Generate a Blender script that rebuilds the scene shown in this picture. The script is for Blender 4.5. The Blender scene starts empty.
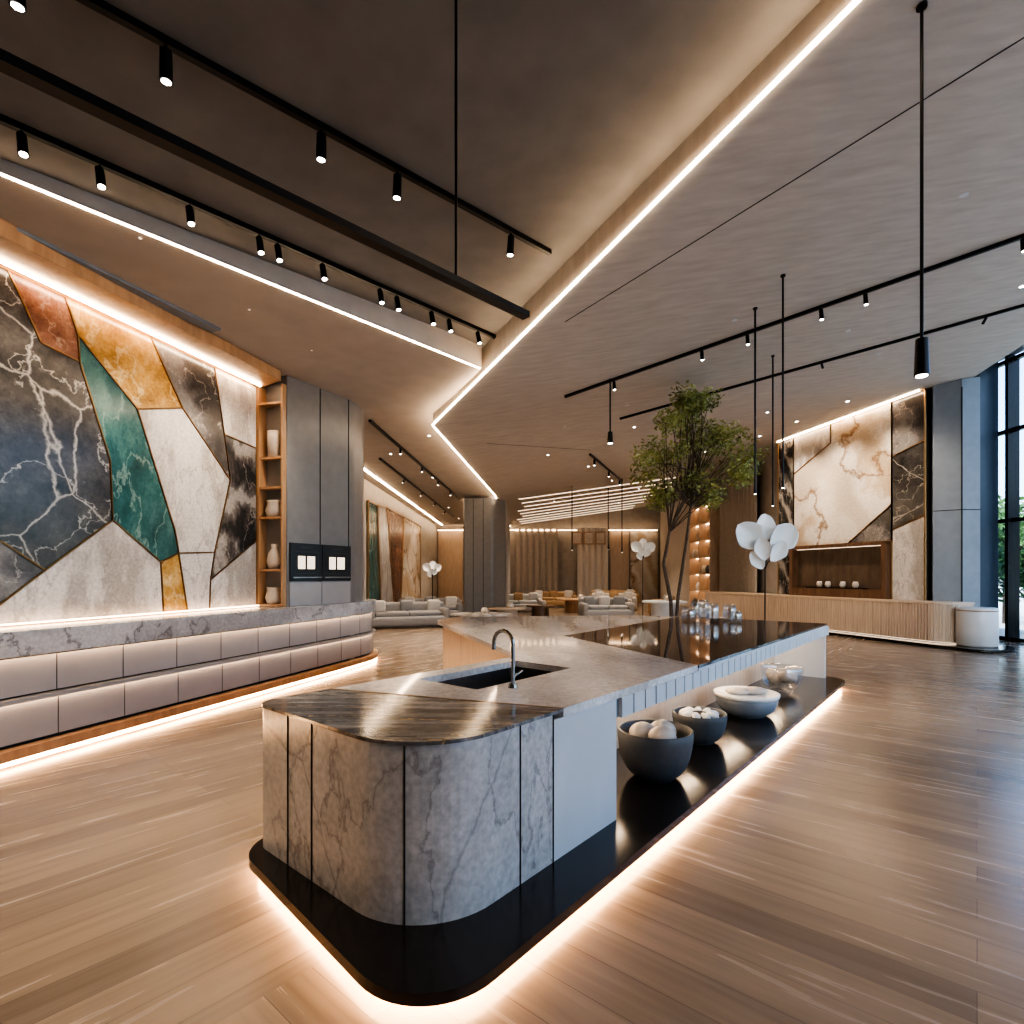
import bpy, bmesh, math, random
from mathutils import Vector, Matrix
random.seed(7)
scene=bpy.context.scene
U=(.6457,.7636); V=(-.7636,.6457)
def ST(s,t): return (s*U[0]+t*V[0], s*U[1]+t*V[1])
def STL(l): return [ST(a,b) for a,b in l]

# ---------------------------------------------------------------- materials
def newmat(name):
    m=bpy.data.materials.new(name); m.use_nodes=True
    nt=m.node_tree; b=nt.nodes['Principled BSDF']
    return m,nt,b
def N(nt,t,**k):
    n=nt.nodes.new(t)
    for a,v in k.items(): setattr(n,a,v)
    return n
def ramp(nt,stops,fac):
    r=nt.nodes.new('ShaderNodeValToRGB'); e=r.color_ramp.elements
    e[0].position=stops[0][0]; e[0].color=(*stops[0][1],1)
    e[1].position=stops[-1][0]; e[1].color=(*stops[-1][1],1)
    for p,c in stops[1:-1]:
        x=e.new(p); x.color=(*c,1)
    nt.links.new(fac,r.inputs['Fac']); return r
def plain(name,c,rough=.5,metal=0,nscale=8,amt=.06,bump=0):
    m,nt,b=newmat(name)
    tc=N(nt,'ShaderNodeTexCoord'); no=N(nt,'ShaderNodeTexNoise'); no.inputs['Scale'].default_value=nscale; no.inputs['Detail'].default_value=5
    nt.links.new(tc.outputs['Object'],no.inputs['Vector'])
    lo=tuple(max(0,x*(1-amt*2)) for x in c); hi=tuple(min(1,x*(1+amt*2)) for x in c)
    r=ramp(nt,[(.3,lo),(.7,hi)],no.outputs['Fac'])
    nt.links.new(r.outputs['Color'],b.inputs['Base Color'])
    b.inputs['Roughness'].default_value=rough; b.inputs['Metallic'].default_value=metal
    if bump:
        bp=N(nt,'ShaderNodeBump'); bp.inputs['Strength'].default_value=bump; bp.inputs['Distance'].default_value=.02
        nt.links.new(no.outputs['Fac'],bp.inputs['Height']); nt.links.new(bp.outputs['Normal'],b.inputs['Normal'])
    return m
def emit(name,c,s):
    m,nt,b=newmat(name)
    b.inputs['Base Color'].default_value=(*c,1); b.inputs['Emission Color'].default_value=(*c,1); b.inputs['Emission Strength'].default_value=s
    return m
def marble(name,cols,vein,scale=1.2,vscale=.9,vw=.02,rough=.25,stretch=(1,1,1),rot=(0,0,0),seed=0,vamt=1.0,dist=.35,bands=0,crack=0,camt=None,bdist=4.5):
    m,nt,b=newmat(name); L=nt.links.new
    tc=N(nt,'ShaderNodeTexCoord'); mp=N(nt,'ShaderNodeMapping')
    mp.inputs['Location'].default_value=(seed*3.1,seed*1.7,seed*2.3); mp.inputs['Rotation'].default_value=rot; mp.inputs['Scale'].default_value=stretch
    L(tc.outputs['Object'],mp.inputs['Vector'])
    dn=N(nt,'ShaderNodeTexNoise'); dn.inputs['Scale'].default_value=2.4; dn.inputs['Detail'].default_value=7; dn.inputs['Roughness'].default_value=.6
    L(mp.outputs[0],dn.inputs['Vector'])
    ma=N(nt,'ShaderNodeVectorMath',operation='MULTIPLY_ADD'); ma.inputs[1].default_value=(dist,dist,dist)
    L(dn.outputs['Color'],ma.inputs[0]); L(mp.outputs[0],ma.inputs[2])
    if bands:
        bn=N(nt,'ShaderNodeTexWave'); bn.inputs['Scale'].default_value=bands; bn.inputs['Distortion'].default_value=bdist; bn.inputs['Detail'].default_value=7; bn.inputs['Detail Scale'].default_value=1.3
        bn.inputs['Detail Roughness'].default_value=.62
        bn.wave_profile='SIN'; fo=bn.outputs['Fac']
    else:
        bn=N(nt,'ShaderNodeTexNoise'); bn.inputs['Scale'].default_value=scale; bn.inputs['Detail'].default_value=12; bn.inputs['Roughness'].default_value=.68; fo=bn.outputs['Fac']
    L(ma.outputs[0],bn.inputs['Vector'])
    k=len(cols); a0,a1=(.05,.95) if bands else (.32,.68)
    r=ramp(nt,[(a0+(a1-a0)*i/(k-1),c) for i,c in enumerate(cols)],fo)
    vn=N(nt,'ShaderNodeTexNoise'); vn.inputs['Scale'].default_value=vscale; vn.inputs['Detail'].default_value=7; vn.inputs['Roughness'].default_value=.5
    L(ma.outputs[0],vn.inputs['Vector'])
    sb=N(nt,'ShaderNodeMath',operation='SUBTRACT'); sb.inputs[1].default_value=.5; L(vn.outputs['Fac'],sb.inputs[0])
    ab=N(nt,'ShaderNodeMath',operation='ABSOLUTE'); L(sb.outputs[0],ab.inputs[0])
    vr=ramp(nt,[(0,(vamt,)*3),(vw*.4,(vamt*.45,)*3),(vw,(0,0,0))],ab.outputs[0])
    fac=vr.outputs['Color']
    if crack:
        ca=camt or vamt
        d2=N(nt,'ShaderNodeVectorMath',operation='MULTIPLY_ADD'); d2.inputs[1].default_value=(.18,.18,.18); L(dn.outputs['Color'],d2.inputs[0]); L(mp.outputs[0],d2.inputs[2])
        vo=N(nt,'ShaderNodeTexVoronoi',feature='DISTANCE_TO_EDGE'); vo.inputs['Scale'].default_value=crack
        L(d2.outputs[0],vo.inputs['Vector'])
        v2=ramp(nt,[(0,(ca,)*3),(.005,(ca*.5,)*3),(.012,(0,0,0))],vo.outputs['Distance'])
        mxx=N(nt,'ShaderNodeMix',data_type='RGBA',blend_type='LIGHTEN'); mxx.inputs[0].default_value=1; L(fac,mxx.inputs[6]); L(v2.outputs['Color'],mxx.inputs[7]); fac=mxx.outputs[2]
    mx=N(nt,'ShaderNodeMix',data_type='RGBA'); 
    L(fac,mx.inputs[0]); L(r.outputs['Color'],mx.inputs[6]); mx.inputs[7].default_value=(*vein,1)
    fg=N(nt,'ShaderNodeTexNoise'); fg.inputs['Scale'].default_value=30; fg.inputs['Detail'].default_value=6
    L(tc.outputs['Object'],fg.inputs['Vector'])
    fr=ramp(nt,[(.3,(.72,.72,.72)),(.7,(1.15,1.15,1.15))],fg.outputs['Fac'])
    mm=N(nt,'ShaderNodeMix',data_type='RGBA',blend_type='MULTIPLY'); mm.inputs[0].default_value=.7
    L(mx.outputs[2],mm.inputs[6]); L(fr.outputs['Color'],mm.inputs[7])
    L(mm.outputs[2],b.inputs['Base Color']); b.inputs['Roughness'].default_value=rough
    return m
def wood(name,c1,c2,rough=.4,stretch=(1,1,12)):
    m,nt,b=newmat(name); L=nt.links.new
    tc=N(nt,'ShaderNodeTexCoord'); mp=N(nt,'ShaderNodeMapping'); mp.inputs['Scale'].default_value=stretch
    L(tc.outputs['Object'],mp.inputs['Vector'])
    n=N(nt,'ShaderNodeTexNoise'); n.inputs['Scale'].default_value=2; n.inputs['Detail'].default_value=8; L(mp.outputs[0],n.inputs['Vector'])
    r=ramp(nt,[(.3,c1),(.7,c2)],n.outputs['Fac']); L(r.outputs['Color'],b.inputs['Base Color']); b.inputs['Roughness'].default_value=rough
    return m
def floor_mat():
    m,nt,b=newmat('oak_plank_floor'); L=nt.links.new
    tc=N(nt,'ShaderNodeTexCoord')
    def dot(v):
        d=N(nt,'ShaderNodeVectorMath',operation='DOT_PRODUCT'); d.inputs[1].default_value=v; L(tc.outputs['Object'],d.inputs[0]); return d.outputs['Value']
    s=dot((U[0],U[1],0)); t=dot((V[0],V[1],0))
    gt=N(nt,'ShaderNodeMath',operation='GREATER_THAN'); gt.inputs[1].default_value=2.2; L(t,gt.inputs[0])
    c1=N(nt,'ShaderNodeCombineXYZ'); L(s,c1.inputs[0]); L(t,c1.inputs[1])
    c2=N(nt,'ShaderNodeCombineXYZ'); L(t,c2.inputs[0]); L(s,c2.inputs[1])
    mv=N(nt,'ShaderNodeMix',data_type='VECTOR'); L(gt.outputs[0],mv.inputs[0]); L(c2.outputs[0],mv.inputs[4]); L(c1.outputs[0],mv.inputs[5])
    vec=mv.outputs[1]
    br=N(nt,'ShaderNodeTexBrick'); br.offset=.37; br.inputs['Scale'].default_value=1; br.inputs['Brick Width'].default_value=2.8; br.inputs['Row Height'].default_value=.21
    br.inputs['Mortar Size'].default_value=.0016; br.inputs['Mortar Smooth'].default_value=.3
    br.inputs['Color1'].default_value=(.29,.222,.165,1); br.inputs['Color2'].default_value=(.19,.147,.113,1); br.inputs['Mortar'].default_value=(.11,.085,.066,1)
    L(vec,br.inputs['Vector'])
    mp=N(nt,'ShaderNodeMapping'); mp.inputs['Scale'].default_value=(.45,8,1); L(vec,mp.inputs['Vector'])
    n=N(nt,'ShaderNodeTexNoise'); n.inputs['Scale'].default_value=2.2; n.inputs['Detail'].default_value=9; n.inputs['Distortion'].default_value=.3; L(mp.outputs[0],n.inputs['Vector'])
    r=ramp(nt,[(.25,(.80,.79,.78)),(.75,(1.12,1.12,1.12))],n.outputs['Fac'])
    mm=N(nt,'ShaderNodeMix',data_type='RGBA',blend_type='MULTIPLY'); mm.inputs[0].default_value=1
    L(br.outputs['Color'],mm.inputs[6]); L(r.outputs['Color'],mm.inputs[7]); L(mm.outputs[2],b.inputs['Base Color'])
    rr=ramp(nt,[(.3,(.15,.15,.15)),(.7,(.30,.30,.30))],n.outputs['Fac']); L(rr.outputs['Color'],b.inputs['Roughness'])
    b.inputs['Specular IOR Level'].default_value=.65
    bp=N(nt,'ShaderNodeBump'); bp.inputs['Strength'].default_value=.04; bp.inputs['Distance'].default_value=.01; L(n.outputs['Fac'],bp.inputs['Height']); L(bp.outputs['Normal'],b.inputs['Normal'])
    return m
def glassmat(name,tint=(1,1,1),refl=.12):
    m=bpy.data.materials.new(name); m.use_nodes=True; nt=m.node_tree; nt.nodes.clear()
    o=N(nt,'ShaderNodeOutputMaterial'); mix=N(nt,'ShaderNodeMixShader'); t=N(nt,'ShaderNodeBsdfTransparent'); g=N(nt,'ShaderNodeBsdfGlossy')
    t.inputs[0].default_value=(*tint,1); g.inputs['Roughness'].default_value=.03; mix.inputs[0].default_value=refl
    nt.links.new(t.outputs[0],mix.inputs[1]); nt.links.new(g.outputs[0],mix.inputs[2]); nt.links.new(mix.outputs[0],o.inputs[0]); return m

M={}
M['floor']=floor_mat()
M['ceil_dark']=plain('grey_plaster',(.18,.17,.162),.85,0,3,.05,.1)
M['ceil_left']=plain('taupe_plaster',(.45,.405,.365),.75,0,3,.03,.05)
M['ceil_right']=wood('linen_ceiling',(.44,.40,.36),(.54,.495,.45),.7,(1.2,5,1))
M['black']=plain('black_metal',(.012,.012,.013),.35,.6)
M['plinth']=plain('black_lacquer',(.014,.012,.012),.16,0)
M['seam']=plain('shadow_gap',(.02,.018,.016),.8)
M['led']=emit('warm_led',(1,.74,.49),28)
M['led_soft']=emit('warm_led_soft',(1,.70,.44),7)
M['led_wash']=emit('warm_led_wash',(1,.68,.42),17)
M['led_dim']=emit('warm_led_dim',(1,.78,.58),1.6)
M['led_floor']=emit('warm_led_floor',(1,.58,.28),28)
M['lens']=emit('spot_lens',(1,.93,.82),14)
M['white']=plain('satin_white',(.56,.58,.605),.35,0,3,.02)
M['petal']=plain('white_ceramic',(.86,.86,.85),.4,0,3,.02)
M['drawer']=plain('pale_lacquer',(.40,.38,.368),.16,0,3,.02)
M['grey']=plain('grey_cladding',(.21,.203,.20),.35,0,6,.03)
M['bluegrey']=plain('blue_grey_cladding',(.21,.24,.28),.4,0,6,.03)
M['navy']=plain('navy_fin',(.03,.05,.08),.4,0,6,.03)
M['bronze']=plain('brass_trim',(.34,.20,.09),.35,.85)
M['wood']=wood('honey_oak',(.38,.22,.115),(.52,.32,.18),.4,(6,6,1))
M['woodl']=wood('pale_oak',(.50,.38,.28),(.62,.48,.36),.45,(8,8,1))
M['woodd']=wood('walnut',(.10,.055,.03),(.18,.10,.06),.35,(6,6,1))
M['mblack']=marble('black_marble',[(.020,.019,.019),(.05,.046,.044),(.10,.092,.088)],(.62,.57,.52),3.2,.9,.005,.18,seed=1,vamt=.55,dist=.3,crack=.8,camt=.6)
M['mrust']=marble('rust_stone',[(.10,.045,.03),(.20,.09,.055),(.32,.17,.115)],(.45,.33,.25),3,2.2,.012,.22,seed=2,vamt=.5)
M['mgold']=marble('amber_onyx',[(.20,.10,.03),(.45,.26,.08),(.62,.42,.18)],(.8,.65,.4),2.2,1.6,.02,.16,seed=3,vamt=.5)
M['mteal']=marble('teal_onyx',[(.014,.05,.055),(.035,.115,.115),(.10,.21,.195)],(.35,.48,.42),2.4,1.8,.015,.16,seed=4,vamt=.45,rot=(.5,.3,0),stretch=(1,1,.5))
M['mwhite']=marble('white_marble',[(.40,.36,.325),(.56,.52,.48),(.64,.60,.565)],(.28,.24,.21),1.6,1.2,.014,.18,seed=5,vamt=.6,stretch=(1,1.8,.7),rot=(.8,0,0),bands=.6,bdist=7)
M['mband']=marble('banded_dark_marble',[(.03,.03,.03),(.08,.07,.068),(.13,.12,.11),(.32,.29,.265)],(.5,.45,.4),2,1.0,.008,.2,seed=6,vamt=.5,bands=1.3,rot=(.7,.2,.3),stretch=(1,1.3,.7))
M['mgrey']=marble('grey_marble',[(.06,.055,.052),(.11,.10,.098),(.20,.185,.175)],(.5,.45,.4),2.5,1.4,.010,.2,seed=7,vamt=.5,bands=.8,rot=(.9,.1,0))
M['mwarm']=marble('warm_banded_marble',[(.58,.50,.42),(.66,.61,.54),(.68,.63,.57),(.52,.41,.30)],(.22,.12,.06),1.2,.45,.026,.22,seed=8,vamt=.9,dist=.5,bands=.22,rot=(.9,.3,.2))
M['icol']=marble('island_marble',[(.38,.365,.355),(.50,.48,.465),(.58,.56,.545)],(.19,.175,.17),2.2,1.1,.008,.2,seed=9,vamt=.6,dist=.3,crack=1.2,camt=.5,stretch=(1,1,.6),rot=(.3,.5,0))
M['itop']=marble('island_top_light',[(.54,.505,.475),(.66,.625,.595),(.72,.685,.66)],(.42,.37,.33),1.5,1.2,.012,.06,seed=10,vamt=.5,bands=.5)
M['idark']=marble('island_top_dark',[(.03,.028,.026),(.095,.088,.083),(.20,.188,.178),(.42,.40,.38)],(.70,.46,.20),1.4,.9,.004,.12,seed=11,vamt=.85,dist=.25,rot=(0,0,-.35),stretch=(.6,6.5,1))
M['iblack']=marble('island_top_black',[(.02,.017,.015),(.06,.05,.044),(.15,.125,.11)],(.5,.43,.37),4,2.6,.010,.04,seed=12,vamt=.5)
M['slab']=marble('counter_marble',[(.42,.405,.395),(.54,.52,.51),(.63,.61,.595)],(.13,.12,.115),2,1.3,.014,.14,seed=13,vamt=.75,bands=.8,rot=(.4,.3,.5))
M['bowl']=plain('charcoal_ceramic',(.085,.09,.098),.5,0,20,.05)
M['steel']=plain('brushed_steel',(.30,.29,.28),.22,1)
M['sink']=plain('dark_sink',(.16,.155,.15),.3,.8)
M['glass']=glassmat('clear_glass',(.93,.93,.93),.22)
M['pane']=glassmat('window_glass',(.80,.88,.95),.06)
M['curtain']=plain('linen_curtain',(.42,.38,.34),.9,0,12,.05)
M['curtainw']=plain('sheer_curtain',(.72,.67,.62),.9,0,12,.03)
M['fab']=plain('grey_fabric',(.25,.24,.235),.9,0,30,.08)
M['fabl']=plain('cream_fabric',(.52,.48,.44),.9,0,30,.05)
M['fabo']=plain('ochre_fabric',(.36,.23,.12),.9,0,30,.08)
M['bark']=plain('bark',(.10,.07,.05),.9,0,25,.2,.4)
M['leaf']=plain('leaf_green',(.28,.31,.10),.6,0,3,.35)
M['leaf2']=plain('leaf_garden',(.13,.25,.08),.7,0,1.5,.4)
M['soil']=plain('soil',(.04,.03,.02),.95)
M['oven']=plain('oven_black',(.01,.01,.011),.3)
M['ovenglow']=emit('oven_window_glow',(1,.84,.64),.8)  # emission stands in for the lighter oven windows and their reflections
M['dsteel']=plain('dark_steel',(.06,.058,.055),.4,.7)
M['paper']=plain('ivory_ceramic',(.60,.53,.46),.5)
M['ground']=plain('garden_paving',(.50,.51,.49),.9,0,.6,.1)
M['wallp']=plain('warm_wall',(.35,.32,.29),.8,0,3,.05)
M['niche']=wood('niche_panel',(.085,.058,.042),(.14,.10,.07),.4,(3,3,1))

# ---------------------------------------------------------------- mesh builder
def cumr(pts,rad,closed=True,seg=8):
    out=[]; n=len(pts)
    for i,p in enumerate(pts):
        r=rad[i] if isinstance(rad,(list,tuple)) else rad
        if r<=0 or (not closed and i in (0,n-1)): out.append(tuple(p)); continue
        p=Vector(p); a=Vector(pts[i-1]); b=Vector(pts[(i+1)%n])
        d1=(a-p); d2=(b-p); r1=min(r,d1.length*.49); r2=min(r,d2.length*.49)
        A=p+d1.normalized()*r1; B=p+d2.normalized()*r2; k=.5523
        C1=A.lerp(p,k); C2=B.lerp(p,k)
        for j in range(seg+1):
            t=j/seg; q=A*(1-t)**3+C1*3*t*(1-t)**2+C2*3*t*t*(1-t)+B*t**3
            out.append((q.x,q.y))
    return out
def offset(path,d):
    out=[]; n=len(path)
    for i in range(n):
        a=Vector(path[max(i-1,0)]); b=Vector(path[min(i+1,n-1)]); t=(b-a).normalized()
        out.append((path[i][0]+t.y*d, path[i][1]-t.x*d))
    return out
class MB:
    def __init__(s,name): s.name=name; s.v=[]; s.f=[]; s.m=[]; s.sm=[]; s.mats=[]
    def mi(s,mat):
        mt=M[mat] if isinstance(mat,str) else mat
        if mt not in s.mats: s.mats.append(mt)
        return s.mats.index(mt)
    def add(s,vs,fs,mat,smooth=False):
        o=len(s.v); s.v+= [tuple(v) for v in vs]; k=s.mi(mat)
        for f in fs: s.f.append(tuple(o+i for i in f)); s.m.append(k); s.sm.append(smooth)
    def prism(s,poly,z0,z1,mat,top=True,bot=True,smooth=False):
        z0f=z0 if callable(z0) else (lambda x,y:z0); z1f=z1 if callable(z1) else (lambda x,y:z1)
        n=len(poly); vs=[(x,y,z0f(x,y)) for x,y in poly]+[(x,y,z1f(x,y)) for x,y in poly]
        s.add(vs,[(i,(i+1)%n,n+(i+1)%n,n+i) for i in range(n)],mat,smooth)
        c=[]
        if top: c.append(tuple(range(n,2*n)))
        if bot: c.append(tuple(reversed(range(n))))
        if c: s.add(vs,c,mat)
    def strip(s,path,z0,z1,mat,smooth=False,th=.02):
        inner=offset(path,-th); poly=list(path)+list(reversed(inner))
        s.prism(poly,z0,z1,mat,smooth=False)
    def box(s,c,size,mat,rz=0,bev=0,smooth=None,seg=2,rx=0):
        bm=bmesh.new(); bmesh.ops.create_cube(bm,size=1); bmesh.ops.scale(bm,vec=size,verts=bm.verts)
        if bev: bmesh.ops.bevel(bm,geom=bm.edges[:],offset=min(bev,min(size)*.49),segments=seg,affect='EDGES',profile=.5)
        R=Matrix.Translation(c)@Matrix.Rotation(rz,4,'Z')@Matrix.Rotation(rx,4,'X'); bm.verts.index_update()
        vs=[R@v.co for v in bm.verts]; fs=[[v.index for v in f.verts] for f in bm.faces]; bm.free()
        s.add(vs,fs,mat,bool(bev) if smooth is None else smooth)
    def seg(s,p,q,w,h,mat):
        p=Vector(p); q=Vector(q); d=(q-p).normalized(); up=Vector((0,0,1)) if abs(d.z)<.95 else Vector((0,1,0))
        r=d.cross(up).normalized(); u=r.cross(d).normalized()
        vs=[]
        for o in (p,q):
            for a,b in ((-1,-1),(1,-1),(1,1),(-1,1)): vs.append(o+r*a*w/2+u*b*h/2)
        s.add(vs,[(0,1,2,3),(7,6,5,4),(0,4,5,1),(1,5,6,2),(2,6,7,3),(3,7,4,0)],mat)
    def cyl(s,p,q,r0,r1,mat,n=16,caps=True,smooth=True):
        p=Vector(p); q=Vector(q); d=(q-p).normalized(); up=Vector((0,0,1)) if abs(d.z)<.95 else Vector((0,1,0))
        a=d.cross(up).normalized(); b=a.cross(d).normalized(); vs=[]
        for o,r in ((p,r0),(q,r1)):
            for i in range(n):
                t=2*math.pi*i/n; vs.append(o+a*math.cos(t)*r+b*math.sin(t)*r)
        s.add(vs,[(i,(i+1)%n,n+(i+1)%n,n+i) for i in range(n)],mat,smooth)
        if caps: s.add(vs,[tuple(range(n)),tuple(reversed(range(n,2*n)))],mat)
    def tube(s,pts,r,mat,n=10):
        for i in range(len(pts)-1):
            ra=r[i] if isinstance(r,(list,tuple)) else r; rb=r[i+1] if isinstance(r,(list,tuple)) else r
            s.cyl(pts[i],pts[i+1],ra,rb,mat,n,caps=(i==0 or i==len(pts)-2))
    def lathe(s,c,prof,mat,n=32):
        vs=[]; k=len(prof)
        for r,z in prof:
            for i in range(n):
                t=2*math.pi*i/n; vs.append((c[0]+r*math.cos(t),c[1]+r*math.sin(t),c[2]+z))
        fs=[]
        for j in range(k-1):
            for i in range(n): fs.append((j*n+i,j*n+(i+1)%n,(j+1)*n+(i+1)%n,(j+1)*n+i))
        s.add(vs,fs,mat,True)
    def ball(s,c,r,mat,n=16,m=10,fn=None,R=None):
        r=(r,r,r) if not isinstance(r,(tuple,list)) else r; vs=[]; R=R or Matrix.Identity(3)
        for j in range(m+1):
            ph=math.pi*j/m
            for i in range(n):
                t=2*math.pi*i/n; d=Vector((math.sin(ph)*math.cos(t),math.sin(ph)*math.sin(t),math.cos(ph))); k=fn(d) if fn else 1
                vs.append(Vector(c)+R@Vector((d.x*r[0]*k,d.y*r[1]*k,d.z*r[2]*k)))
        s.add(vs,[(j*n+i,j*n+(i+1)%n,(j+1)*n+(i+1)%n,(j+1)*n+i) for j in range(m) for i in range(n)],mat,True)
    def petal(s,base,tip,w,cup,mat,nrm):
        base=Vector(base); tip=Vector(tip); ax=tip-base; Ln=ax.length; ax.normalize(); nrm=Vector(nrm); nrm=(nrm-ax*nrm.dot(ax)).normalized(); sd=ax.cross(nrm)
        nu,nv=16,12; front=[]; back=[]
        for i in range(nu+1):
            u=i/nu; ww=w*(math.sin(math.pi*min(1,u**.75))**.5 if 0<u<1 else 0.0)
            if u<.5: ww=max(ww*(.45+1.1*u),0)
            for j in range(nv+1):
                q=-1+2*j/nv
                c=cup*(q*q*ww/w*1.1+(u-.45)**2*1.6)
                p=base+ax*Ln*u+sd*ww*q+nrm*c*Ln
                front.append(p); back.append(p-nrm*Ln*.07*math.sqrt(max(0,1-q*q))-nrm*.006)
        k=nv+1; n=len(front); vs=front+back; fs=[]
        for i in range(nu):
            for j in range(nv):
                a=i*k+j; fs.append((a,a+1,a+k+1,a+k)); fs.append((n+a,n+a+k,n+a+k+1,n+a+1))
        for i in range(nu):
            a=i*k; fs.append((a,a+k,n+a+k,n+a)); a=i*k+nv; fs.append((a,n+a,n+a+k,a+k))
        s.add(vs,fs,mat,True)
    def build(s):
        me=bpy.data.meshes.new(s.name)
        me.from_pydata([tuple(v) for v in s.v],[],s.f)
        for mt in s.mats: me.materials.append(mt)
        me.polygons.foreach_set('material_index',s.m); me.polygons.foreach_set('use_smooth',s.sm)
        me.update()
        bm=bmesh.new(); bm.from_mesh(me); bmesh.ops.recalc_face_normals(bm,faces=bm.faces); bm.to_mesh(me); bm.free()
        ob=bpy.data.objects.new(s.name,me); scene.collection.objects.link(ob); s.ob=ob; return ob
def aim(ob,frm,to):
    ob.location=frm; ob.rotation_euler=(Vector(to)-Vector(frm)).to_track_quat('-Z','Y').to_euler()
def spot(frm,to,power,ang=60,blend=.6,col=(1,.82,.63),rad=.05,parent=None,name='spot_lamp'):
    l=bpy.data.lights.new(name,'SPOT'); l.energy=power; l.spot_size=math.radians(ang); l.spot_blend=blend; l.color=col; l.shadow_soft_size=rad
    o=bpy.data.objects.new(name,l); scene.collection.objects.link(o); aim(o,frm,to)
    if parent: o.parent=parent
    return o

# ---------------------------------------------------------------- room shell
XF=12.8
b=MB('floor'); b.prism([(-9,-3),(XF,-3),(XF,36.2),(-9,36.2)],-.15,0,'floor'); b.build()
RZ=lambda x,y:4.9+.146*x
CZ=lambda x,y:5.3+.07*x
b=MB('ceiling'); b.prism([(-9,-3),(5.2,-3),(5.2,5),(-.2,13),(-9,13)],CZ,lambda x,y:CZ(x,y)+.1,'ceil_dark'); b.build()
EDGE=[(5.23,-3),(-1.565,10.9),(-.66,21.3),(-.1,36.1)]
b=MB('ceiling_soffit_right'); b.prism(EDGE+[(11.3,36.1),(11.3,13.4),(10.5,11.3),(9.5,8),(9.0,-3)],RZ,lambda x,y:RZ(x,y)+(.5 if x<6 else .3),'ceil_right')
for p,q,w in [((.69,7.17),(4.6,2.55),.012),((-.6,13),(2.2,15.5),.012)]:
    b.seg((*p,RZ(*p)-.0005),(*q,RZ(*q)-.0005),w,.006,'seam')
for p in [(3.2,7.9),(4.6,5.6),(2.4,11.5),(5.5,9.0),(1.2,12.5),(7,10.5)]:
    b.cyl((*p,RZ(*p)-.008),(*p,RZ(*p)+.02),.04,.04,'white',16)
b.build()
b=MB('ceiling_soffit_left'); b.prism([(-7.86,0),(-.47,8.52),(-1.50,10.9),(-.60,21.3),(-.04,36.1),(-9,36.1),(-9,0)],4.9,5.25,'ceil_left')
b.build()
b=MB('ceiling_upper_void'); b.prism([(8.5,-3),(XF,-3),(XF,36.1),(8.5,36.1)],7.3,7.4,'bluegrey'); b.build()
b=MB('cove_light_strip')
pts=[(a,c,RZ(a,c)) for a,c in EDGE]
for i in range(3):
    p=Vector(pts[i]);q=Vector(pts[i+1]); d=(q-p).normalized(); n=Vector((-d.y,d.x,0))*.012
    b.seg(p+n,q+n,.018,.026,'led')
b.build()
b=MB('cove_light_strip'); b.seg((-6.2,1.93,4.9),(-.50,8.50,4.9),.018,.026,'led'); b.build()
b=MB('ceiling_light_line')
for k in range(9):
    y=23.5+k*1.45; x0=.3+.15*(k%3); x1=7.8-.2*(k%2)
    b.seg((x0,y,RZ(x0,y)-.01),(x1,y+.4,RZ(x1,y)-.01),.05,.02,'led_dim')
b.build()
b=MB('cove_light_strip'); b.seg((-4.45,13,4.88),(-4.45,35,4.88),.04,.03,'led'); b.seg((-2.0,23,4.88),(-2.4,35,4.88),.04,.03,'led_soft'); b.build()

WL=lambda y:(-6.44+.261*y,y)
b=MB('wall_left'); b.prism([WL(-3),WL(8.9),(-4.9,12.2),(-4.9,36.1),(-9,36.1),(-9,-3)],0,5.2,'wallp'); b.build()
b=MB('wall_front'); b.prism([(-9,36),(XF,36),(XF,36.3),(-9,36.3)],0,7.3,'wallp'); b.build()
b=MB('wall_back'); b.prism([(-9,-3.2),(4.5,-3.2),(4.5,-3),(-9,-3)],0,7.3,'wallp'); b.build()
WR=lambda y:(14.7-.3*y,y)
b=MB('wall_right'); b.prism([(10.6,14.1),(9.2,18.75),(9.8,36),(10.4,36),(11.9,15.1)],0,lambda x,y:min(RZ(x,y)+.2,6.5),'wallp'); b.build()

b=MB('window_1')
y=-3
while y<36:
    b.box((XF-.02,y,3.65),(.30,.09,7.3),'black'); y+=1.55
for z in (.06,3.1,5.4,7.2): b.box((XF-.02,16.5,z),(.12,39,.10),'black')
b.box((XF,16.5,3.65),(.015,39,7.3),'pane'); b.build()
b=MB('clad_column'); b.box((12.42,14.55,3.65),(.5,.45,7.28),'navy'); b.build()
b=MB('added_back_window')  # unseen window added behind the camera to let in daylight fill
x=4.6
while x<XF:
    b.box((x,-3.05,2.6),(.08,.2,5.2),'black'); x+=2.0
for z in (.05,2.8,5.15): b.box((8.6,-3.05,z),(8.2,.12,.10),'black')
b.box((8.6,-3.05,2.6),(8.2,.015,5.2),'pane'); b.build()
b=MB('garden_ground'); b.prism([(XF+.2,-60),(90,-60),(90,90),(XF+.2,90)],-.2,-.02,'ground'); b.prism([(-60,-60),(XF+.2,-60),(XF+.2,-3.2),(-60,-3.2)],-.2,-.02,'ground'); b.build()

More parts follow.
